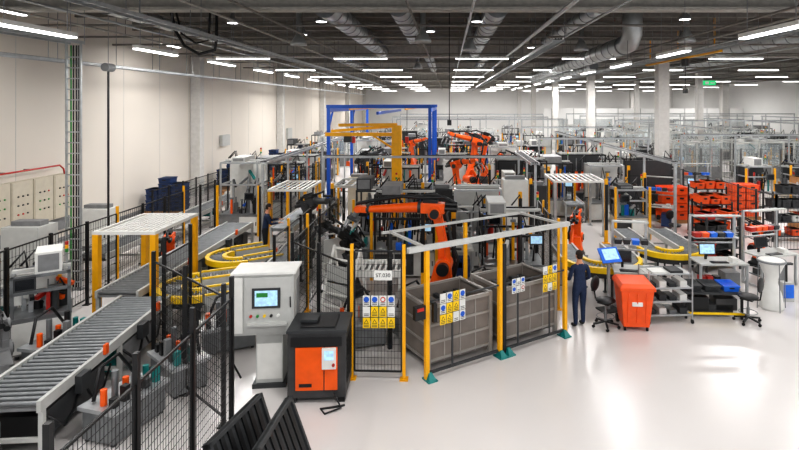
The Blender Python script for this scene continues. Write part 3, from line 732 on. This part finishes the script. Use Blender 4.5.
b.box(-.4, -.05, -.2, .15, 1.162, 1.2, WHITE).box(.05, .35, -.2, .2, 1.162, 1.22, DG)
b.make('wire_shelf_cart', (5.25, 12.9, 0), .05)
b = B()
b.taper((0, 0, .1), (.58, .56), (0, 0, 1.0), (.74, .78), ORG2)
b.box(-.4, .4, -.42, .42, .96, 1.03, ORG2); b.taper((0, 0, 1.03), (.8, .86), (0, .02, 1.1), (.66, .7), ORG2)
b.cyl((-.36, .42, 1.04), (.36, .42, 1.04), .03, ORG2, 10)
for x in (-.3, .3): b.cyl((x-.03, .28, .1), (x+.03, .28, .1), .1, RUB, 16)
for x in (-.25, .25): b.cyl((x-.02, -.22, .05), (x+.02, -.22, .05), .05, RUB, 12); b.box(x-.03, x+.03, -.25, -.19, .05, .12, BLACK)
for x in (-.2, 0, .2): b.taper((x, -.3, .2), (.03, .03), (x, -.385, .9), (.03, .03), ORG2)
b.box(-.12, .12, -.37, -.345, .6, .7, WHITE)
b.make('orange_waste_bin', (4.33, 12.45, 0), -.08, .015)
def chair():
    b = B()
    for i in range(5):
        a = 2*pi*i/5; x, y = math.cos(a)*.3, math.sin(a)*.3
        b.beam((0, 0, .13), (x, y, .09), .045, .035, BLACK); b.cyl((x-.02, y, .035), (x+.02, y, .035), .035, RUB, 10)
    b.cyl((0, 0, .1), (0, 0, .36), .035, STEEL, 12).cyl((0, 0, .36), (0, 0, .55), .022, STEEL, 12)
    b.lathe([(.2, .24), (.215, .25), (.2, .26), (.185, .25), (.2, .24)], STEEL, 20)
    b.box(-.14, .14, -.14, .14, .55, .58, BLACK)
    b.sph((0, 0, .62), (.24, .23, .055), BLACK, 20, 8)
    b.tube([(0, .15, .57), (0, .26, .6), (0, .29, .8)], .018, BLACK); b.sph((0, .27, .95), (.2, .045, .18), BLACK, 18, 8)
    return b
ch = chair().make('work_chair', (3.68, 12.45, 0), .8)
put(ch, 'work_chair', (7.15, 12.7, 0), -2.4); put(ch, 'work_chair', (8.6, 20.2, 0), .3); put(ch, 'work_chair', (10.6, 18.0, 0), 2)
def workstation(seed, w=1.6, topm=WHITE, nmon=2):
    r = random.Random(seed); b = B(); d = .75
    for x in (-w/2+.03, w/2-.03):
        b.box(x-.03, x+.03, -d/2+.05, -d/2+.11, 0, .9, ALU); b.box(x-.03, x+.03, d/2-.06, d/2, 0, 2.1, ALU); b.box(x-.03, x+.03, -d/2+.05, d/2, .02, .07, ALU)
    b.box(-w/2, w/2, -d/2, d/2, .88, .92, topm).box(-w/2+.03, w/2-.03, d/2-.05, d/2-.01, 1.3, 1.34, ALU)
    b.box(-w/2, w/2, d/2-.05, d/2-.01, 2.06, 2.1, ALU).box(-w/2+.03, w/2-.03, d/2-.3, d/2-.05, 1.5, 1.52, ALU)
    for k in range(int(w/.22)):
        m = r.choice([LBLUE, RED, DG, DG, ORG2, BLACK]); x = -w/2+.15+k*.22
        b.taper((x, d/2-.18, 1.52), (.16, .2), (x, d/2-.18, 1.64), (.19, .23), m)
    for i in range(nmon):
        x = -w*.22+i*w*.5; b.box(x-.03, x+.03, .1, .14, .92, 1.15, BLACK); b.cbox((x, .05, 1.22), (.44, .04, .3), DG, -.12); b.cbox((x, .028, 1.222), (.4, .004, .25), SCR if r.random() < .6 else SCRD, -.12)
    b.box(-.3, .15, -.3, -.12, .92, .94, BLACK); b.box(.3, .45, -.2, .05, .92, 1.02, WHITE)
    b.box(-w/2, w/2, d/2-.35, d/2-.25, 2.1, 2.14, LG)
    b.box(w/2-.5, w/2-.1, -.1, .3, .07, .6, r.choice([DG, MG, DBLUE])); b.box(-w/2+.1, w/2-.6, -.2, .2, .3, .34, STEEL)
    for k in range(3): b.box(-w/2+.12+k*.2, -w/2+.27+k*.2, -.1, .1, .34, .5, r.choice([DG, BLACK, MG, RED]))
    return b
for i, (l, rz, w_, nm) in enumerate((((4.75, 13.85, 0), -.2, .9, 1), ((7.4, 14.6, 0), .0, 1.3, 1), ((8.9, 22.5, 0), -.5, 1.2, 1), ((9.3, 15.4, 0), .3, 1.3, 1), ((10.3, 26, 0), -1.2, 1.5, 2), ((.25, 15.9, 0), 0, 1.0, 1), ((12.9, 27.5, 0), 0, 1.4, 1), ((7.8, 32, 0), 0, 1.5, 2))):
    workstation(i, w_, LG, nm).make('assembly_workstation', l, rz)
b = B()
b.box(-.7, .7, -.35, .35, .6, .64, DG)
for x in (-.66, .66):
    for y in (-.3, .3): b.box(x-.025, x+.025, y-.025, y+.025, 0, .6, BLACK)
b.box(-.7, .7, -.36, -.33, .12, .17, LYEL)
for x in (-.45, 0, .45): crate(b, x, 0, .64, .36, .5, .14, LBLUE if x > .2 else DG)
b.box(-.5, .5, -.2, .2, .1, .3, DG).box(-.6, -.1, -.25, .25, .17, .5, BLACK).box(.1, .6, -.2, .2, .17, .45, DSTEEL)
b.make('blue_tray_table', (6.45, 13.2, 0), -.05)
put('blue_tray_table', 'blue_tray_table', (8.9, 18.2, 0), .2)
b = B().box(-.25, .25, -.2, .2, 0, .03, DG).box(-.03, .03, -.03, .03, .03, 1.25, ALU)
b.cbox((0, -.05, 1.4), (.55, .03, .4), LBLUE, -.7).cbox((0, -.08, 1.43), (.4, .02, .28), SCR, -.7)
b.make('tablet_stand', (4.05, 13.45, 0), .3)
b = B().lathe([(0, .0), (.27, .0), (.28, .05), (.24, .35), (.14, .66), (.17, .85), (.28, 1.1), (.32, 1.2), (.29, 1.24), (.0, 1.18)], WHITE, 22)
b.lathe([(.33, 1.18), (.34, 1.21), (.33, 1.24), (.32, 1.21), (.33, 1.18)], STEEL, 22)
for a in range(4): b.cyl((math.cos(a*pi/2)*.33, math.sin(a*pi/2)*.33, 1.2), (math.cos(a*pi/2)*.36, math.sin(a*pi/2)*.36, 0), .012, STEEL, 6)
b.make('white_sack_stand', (8.25, 13.6, 0))
b = B().box(-.15, .15, -.1, .1, 0, .5, LG).box(-.13, .13, -.115, -.1, .1, .45, LBLUE).box(-.02, .02, -.02, .02, .5, .95, BLACK).box(-.15, .15, -.05, .05, .95, 1.0, DG)
b.make('floor_scale_column', (8.95, 14.1, 0))
def pallet(b, x, y, z=0):
    for k in (-.35, 0, .35): b.box(x-.6, x+.6, y+k-.05, y+k+.05, z, z+.1, CARD)
    for k in range(6): b.box(x-.6+k*.22, x-.5+k*.22, y-.4, y+.4, z+.1, z+.13, CARD)
b = B(); pallet(b, 0, 0)
for i in range(3):
    for j in range(2): b.box(-.58+i*.39, -.21+i*.39, -.38+j*.39, -.01+j*.39, .13, .5+.15*((i+j) % 2), WHITE if i else CARD)
b.make('loaded_pallet', (14.7, 21.8, 0))
for l in ((-13.2, 37, 0), (-11.2, 32, 0), (20, 31, 0), (-11.4, 28, 0), (24, 31.2, 0)): put('loaded_pallet', 'loaded_pallet', l)
for x, y in ((20.6, 32.2), (21.6, 32.2), (22.6, 32.2), (25.5, 32), (17.8, 32.1)):
    B().box(-.09, .09, -.09, .09, 0, 1.6, LYEL).box(-.16, .16, -.16, .16, 0, .03, LYEL).box(-.092, .092, -.092, .092, .9, 1.1, BLACK).make('safety_bollard', (x, y, 0), 0, .01)
for x, y in ((.75, 18.8), (-.9, 19.0), (3.1, 20.0), (1.9, 24.4), (4.5, 23.9), (8.0, 21.7), (8.2, 24.2), (-4.1, 18.9), (4.4, 28.2), (7.6, 28.5), (.15, 14.0), (-.7, 14.9), (2.3, 17.0), (5.9, 19.9), (-3.9, 25.8)):
    B().box(-.055, .055, -.055, .055, 0, 2.4, YEL).box(-.12, .12, -.12, .12, 0, .03, YEL).box(-.057, .057, -.062, -.055, .5, 2.2, BLACK).make('light_curtain_post', (x, y, 0))
for p_, q_, z in (((-5.2, 22.3), (3.3, 22.3), 3.0), ((3.05, 18.6), (3.05, 23), 3.1), ((8.1, 19), (8.1, 40), 3.1), ((5.0, 29.3), (11, 29.3), 3.3), ((-6.6, 19), (-6.6, 40), 3.1), ((5, 36.3), (11.2, 36.3), 3.6), ((-4, 41.6), (9, 41.6), 4), ((13.5, 30.8), (29, 30.8), 3.4), ((14, 44.5), (30, 44.5), 3.8), ((13, 52.5), (30, 52.5), 4), ((-5, 48), (9, 48), 4), ((17, 34.5), (17, 52), 3.6), ((25, 34.5), (25, 52), 3.8), ((13, 58.5), (38, 58.5), 4.1), ((-5, 56), (10, 56), 4.1), ((33, 34), (33, 56), 3.9)):
    tray((*p_, z), (*q_, z), .3, posts=ALU, name='overhead_service_tray')
def cell(w, d, h, m=LG):
    b = B()
    for x in (-w/2, 0, w/2):
        for y in (-d/2, d/2): b.box(x-.05, x+.05, y-.05, y+.05, 0, h, m)
    for z in (.2, 1.1, h-.1):
        for y in (-d/2, d/2): b.box(-w/2, w/2, y-.03, y+.03, z, z+.07, m)
        for x in (-w/2, w/2): b.box(x-.03, x+.03, -d/2, d/2, z, z+.07, m)
    for x in (-w/4, w/4):
        b.box(x-w/4+.07, x+w/4-.07, -d/2-.01, -d/2+.01, .3, 1.05, MG); b.box(x-w/4+.07, x+w/4-.07, -d/2-.006, -d/2+.006, 1.2, h-.15, GLASS)
    for k in range(4): b.box(-w/2+w*k/4, -w/2+w*k/4+.05, -d/2, d/2, h-.08, h-.02, m)
    return b
c1 = cell(3.2, 3.4, 2.7).make('profile_guard_cell', (16.4, 36.8, 0))
for l in ((20.5, 36.8, 0), (24.4, 36.8, 0), (28.4, 36.9, 0), (35.5, 37, 0), (15.6, 48.6, 0), (19.4, 48.2, 0), (24, 48.4, 0), (28.2, 48, 0), (16.5, 56.3, 0), (21, 56.3, 0), (25.5, 56.3, 0), (30, 56.2, 0), (-8.6, 43.6, 0), (36, 44, 0), (36, 50, 0), (15.4, 64, 0), (22, 64, 0), (28, 64, 0), (3, 54, 0), (-3, 53.8, 0)): put(c1, 'profile_guard_cell', l)
b = B()
b.box(13, 39.9, 72, 72.15, 0, 4.6, FWALL)
for x in range(14, 39, 3): b.box(x, x+2.2, 71.97, 72, 1.2, 3.2, GLASS); b.box(x-.05, x, 71.95, 72, 0, 4.6, MG)
b.make('office_partition_wall')
b = B().box(-.08, .08, 0, 8, 7.3, 7.46, YEL).box(-.06, .06, 3, 3.5, 6.95, 7.3, DG)
for y in (.5, 4, 7.5): b.cyl((0, y, 7.46), (0, y, 9), .03, YEL, 6)
b.cyl((0, 3.2, 6.95), (0, 3.2, 5.9), .015, BLACK, 6).box(-.08, .08, 3.1, 3.3, 5.7, 5.9, BLACK)
b.make('yellow_hoist_rail', (11, 21.5, 0))
b = B()
for x in (-.4, .4): b.beam((x, 0, .02), (x, .6, 1.7), .05, .05, WHITE); b.beam((x, .9, .02), (x, .6, 1.7), .05, .05, WHITE)
for k in range(7): b.beam((-.4, .05+k*.09, .15+k*.25), (.4, .05+k*.09, .15+k*.25), .04, .04, WHITE)
b.box(-.38, .38, .3, .34, .5, 1.3, LG)
b.make('tilted_fixture_frame', (-2.75, 12.5, 0), -.5)
put('tilted_fixture_frame', 'tilted_fixture_frame', (-3.1, 15.2, 0), .6)
b = B().box(-.5, .5, -.3, .3, .05, .5, STEEL).box(-.55, .55, -.35, .35, .5, .56, ALU)
for x in (-.45, .45):
    for y in (-.25, .25): b.box(x-.03, x+.03, y-.03, y+.03, 0, .05, DG)
for k in range(5):
    b.cyl((-.4+k*.2, 0, .56), (-.4+k*.2, 0, .8+.2*(k % 2)), .05, R.choice([TEAL, ORG, BLACK, STEEL]), 10); b.box(-.45+k*.2, -.35+k*.2, -.25, -.15, .56, .7+.1*(k % 3), R.choice([DG, BLACK, TEAL, MG]))
b.tube([(-.4, .2, .58), (-.2, .3, 1.0), (.1, .25, 1.1), (.4, .2, .6)], .03, BLACK)
b.make('part_fixture_table', (.95, 13.2, 0), ang)
for l, rz in (((-1.9, 11.6, 0), .3), ((-4.7, 11.4, 0), .5), ((-4.4, 12.5, 0), .1), ((-.7, 12.1, 0), .5), ((2.0, 13.6, 0), ang), ((-10.6, 9.3, 0), .2), ((-7.75, 10.6, 0), 1.4), ((-3.1, 17.6, 0), 0), ((-5.2, 8.6, 0), 1.3), ((-5.0, 10.0-.1, 0), -.7)): put('part_fixture_table', 'part_fixture_table', l, rz)

# ------------------------------------------------------------ people
def person(name, loc, rz, shirt=NAVY, pants=DKCL, elb=((.06, -.03, -.28), (-.06, -.03, -.28)), wri=((.02, .14, -.22), (-.02, .14, -.22)), lean=0., step=.0, hair=HAIR, sc=1.):
    J = []; E = []; Rr = []; L = []
    def j(p, r, par=None, lab=None):
        J.append(Vector(p)); Rr.append(r); i = len(J)-1
        if par is not None: E.append((par, i)); L.append(((par, i), lab))
        return i
    def ln(p):
        x, y, z = p
        if z > .95: dz = z-.95; y += math.sin(lean)*dz; z = .95+math.cos(lean)*dz
        return (x, y, z)
    pel = j((0, 0, .95), (.16, .11)); sp = j(ln((0, 0, 1.12)), (.145, .1), pel, shirt); chs = j(ln((0, 0, 1.33)), (.165, .115), sp, shirt)
    nb = j(ln((0, -.01, 1.47)), (.075, .07), chs, shirt); nk = j(ln((0, .0, 1.56)), (.055, .055), nb, SKIN); hd = j(ln((0, .015, 1.65)), (.07, .075), nk, SKIN)
    hands = []
    for k, s in enumerate((1, -1)):
        sh = j(ln((s*.19, -.005, 1.42)), (.062, .062), chs, shirt)
        ep = J[sh]+Vector(elb[k]); e = j(ep, (.045, .045), sh, shirt)
        wp = ep+Vector(wri[k]); wi = j(wp, (.03, .03), e, shirt)
        d = Vector(wri[k]).normalized(); pe = j(wp+d*.07, (.03, .024), wi, SKIN); hands.append((wp, d, s))
        hp = j((s*.095, 0, .88), (.1, .1), pel, pants); kn = j((s*.11, s*step*.5+.02, .49), (.065, .068), hp, pants)
        an = j((s*.115, s*step, .1), (.05, .05), kn, pants); he = j((s*.12, s*step+.03, .045), (.042, .042), an, SHOE); j((s*.13, s*step+.17, .04), (.04, .035), he, SHOE)
    me = bpy.data.meshes.new('sk'); me.from_pydata([tuple(p) for p in J], E, []); o = bpy.data.objects.new('sk', me); col.objects.link(o)
    o.modifiers.new('skin', 'SKIN')
    for i, r in enumerate(Rr): me.skin_vertices[0].data[i].radius = r
    me.skin_vertices[0].data[0].use_root = True
    sd = o.modifiers.new('sub', 'SUBSURF'); sd.levels = 2; sd.render_levels = 2
    dg = bpy.context.evaluated_depsgraph_get(); ev = bpy.data.meshes.new_from_object(o.evaluated_get(dg))
    b = B(); b.v = [tuple(v.co) for v in ev.vertices]
    for p in ev.polygons:
        c = p.center; best = None; bd = 9
        for (a, e), lab in L:
            A, Z = J[a], J[e]; t = max(0, min(1, (c-A).dot(Z-A)/(Z-A).length_squared)); dd = (A+(Z-A)*t-c).length
            if dd < bd: bd = dd; best = lab
        if best is shirt and c.z < .93 and abs(c.x) < .22: best = pants
        if best not in b.mats: b.mats.append(best)
        b.f.append(tuple(p.vertices)); b.mi.append(b.mats.index(best)); b.sm.append(True)
    bpy.data.objects.remove(o)
    H = Vector(ln((0, .02, 1.67)))
    b.M = Matrix.Translation(H) @ Euler((-lean*.9, 0, 0)).to_matrix().to_4x4()
    b.sph((0, 0, 0), (.074, .09, .112), SKIN, 18, 12)
    b.sph((0, -.014, .016), (.081, .094, .108), hair, 18, 10, -.1, 1)
    b.sph((0, -.035, -.02), (.074, .066, .08), hair, 16, 8)
    b.cyl((0, .082, .005), (0, .108, -.022), .008, SKIN, 8, .014)
    for s in (-1, 1):
        b.sph((s*.075, -.002, -.01), (.012, .02, .03), SKIN, 8, 6); b.sph((s*.028, .08, .012), (.012, .008, .007), WHITE, 8, 6); b.sph((s*.028, .087, .012), (.005, .004, .005), HAIR, 8, 6)
        b.cbox((s*.028, .084, .03), (.03, .008, .005), hair)
    b.cbox((0, .083, -.05), (.04, .008, .007), RED)
    b.M = Matrix.Identity(4)
    for wp, d, s in hands:
        side = Vector((1, 0, 0)) if abs(d.x) < .8 else Vector((0, 1, 0)); side = (side-d*side.dot(d)).normalized(); nrm = side.cross(d)
        if nrm.y < 0 and d.z < -.5: nrm = -nrm
        if nrm.z > 0 and d.z >= -.5: nrm = -nrm
        for k, l in enumerate((.068, .078, .072, .056)):
            base = wp+d*.08+side*(k-1.5)*.019
            b.tube([base-d*.02, base+d*l*.5, base+d*l*.85+nrm*l*.3, base+d*l*1.0+nrm*l*.6], [.0095, .009, .008, .006], SKIN, 6)
        tb = wp+d*.03-side*.025
        b.tube([tb, tb-side*.03+d*.03, tb-side*.035+d*.06+nrm*.012], [.012, .0105, .007], SKIN, 6)
        b.sph(wp+d*.045, (.03, .03, .034), SKIN, 10, 6)
    b.v = [tuple(Vector(v)*sc) for v in b.v]
    return b.make(name, loc, rz)
person('standing_worker', (3.07, 12.45, 0), .3, NAVY, NAVY, elb=((.07, -.02, -.28), (-.07, -.0, -.28)), wri=((-.03, .2, -.12), (.03, .22, -.06)), step=.03)
person('standing_worker', (-6.15, 17.9, 0), -1.2, NAVY, DKCL, elb=((.05, .1, -.26), (-.05, .14, -.24)), wri=((-.03, .24, .02), (.03, .24, .03)), lean=.15, sc=1.04)
person('standing_worker', (10.5, 29.5, 0), 1.2, DKCL, DKCL, wri=((-.03, .22, .02), (.03, .22, .03)), lean=.1)
person('standing_worker', (-13.3, 48, 0), .4, NAVY, NAVY, step=.12)
person('standing_worker', (8.15, 22.9, 0), 1.0, DKCL, GCL, wri=((-.03, .24, .0), (.03, .24, .0)), lean=.15)
person('standing_worker', (-10.6, 45, 0), 2.4, NAVY, DKCL, step=.1)

scene.view_settings.view_transform = 'Standard'
try: scene.view_settings.look = 'Medium High Contrast'
except Exception as e: print(e)
scene.view_settings.exposure = -0.08
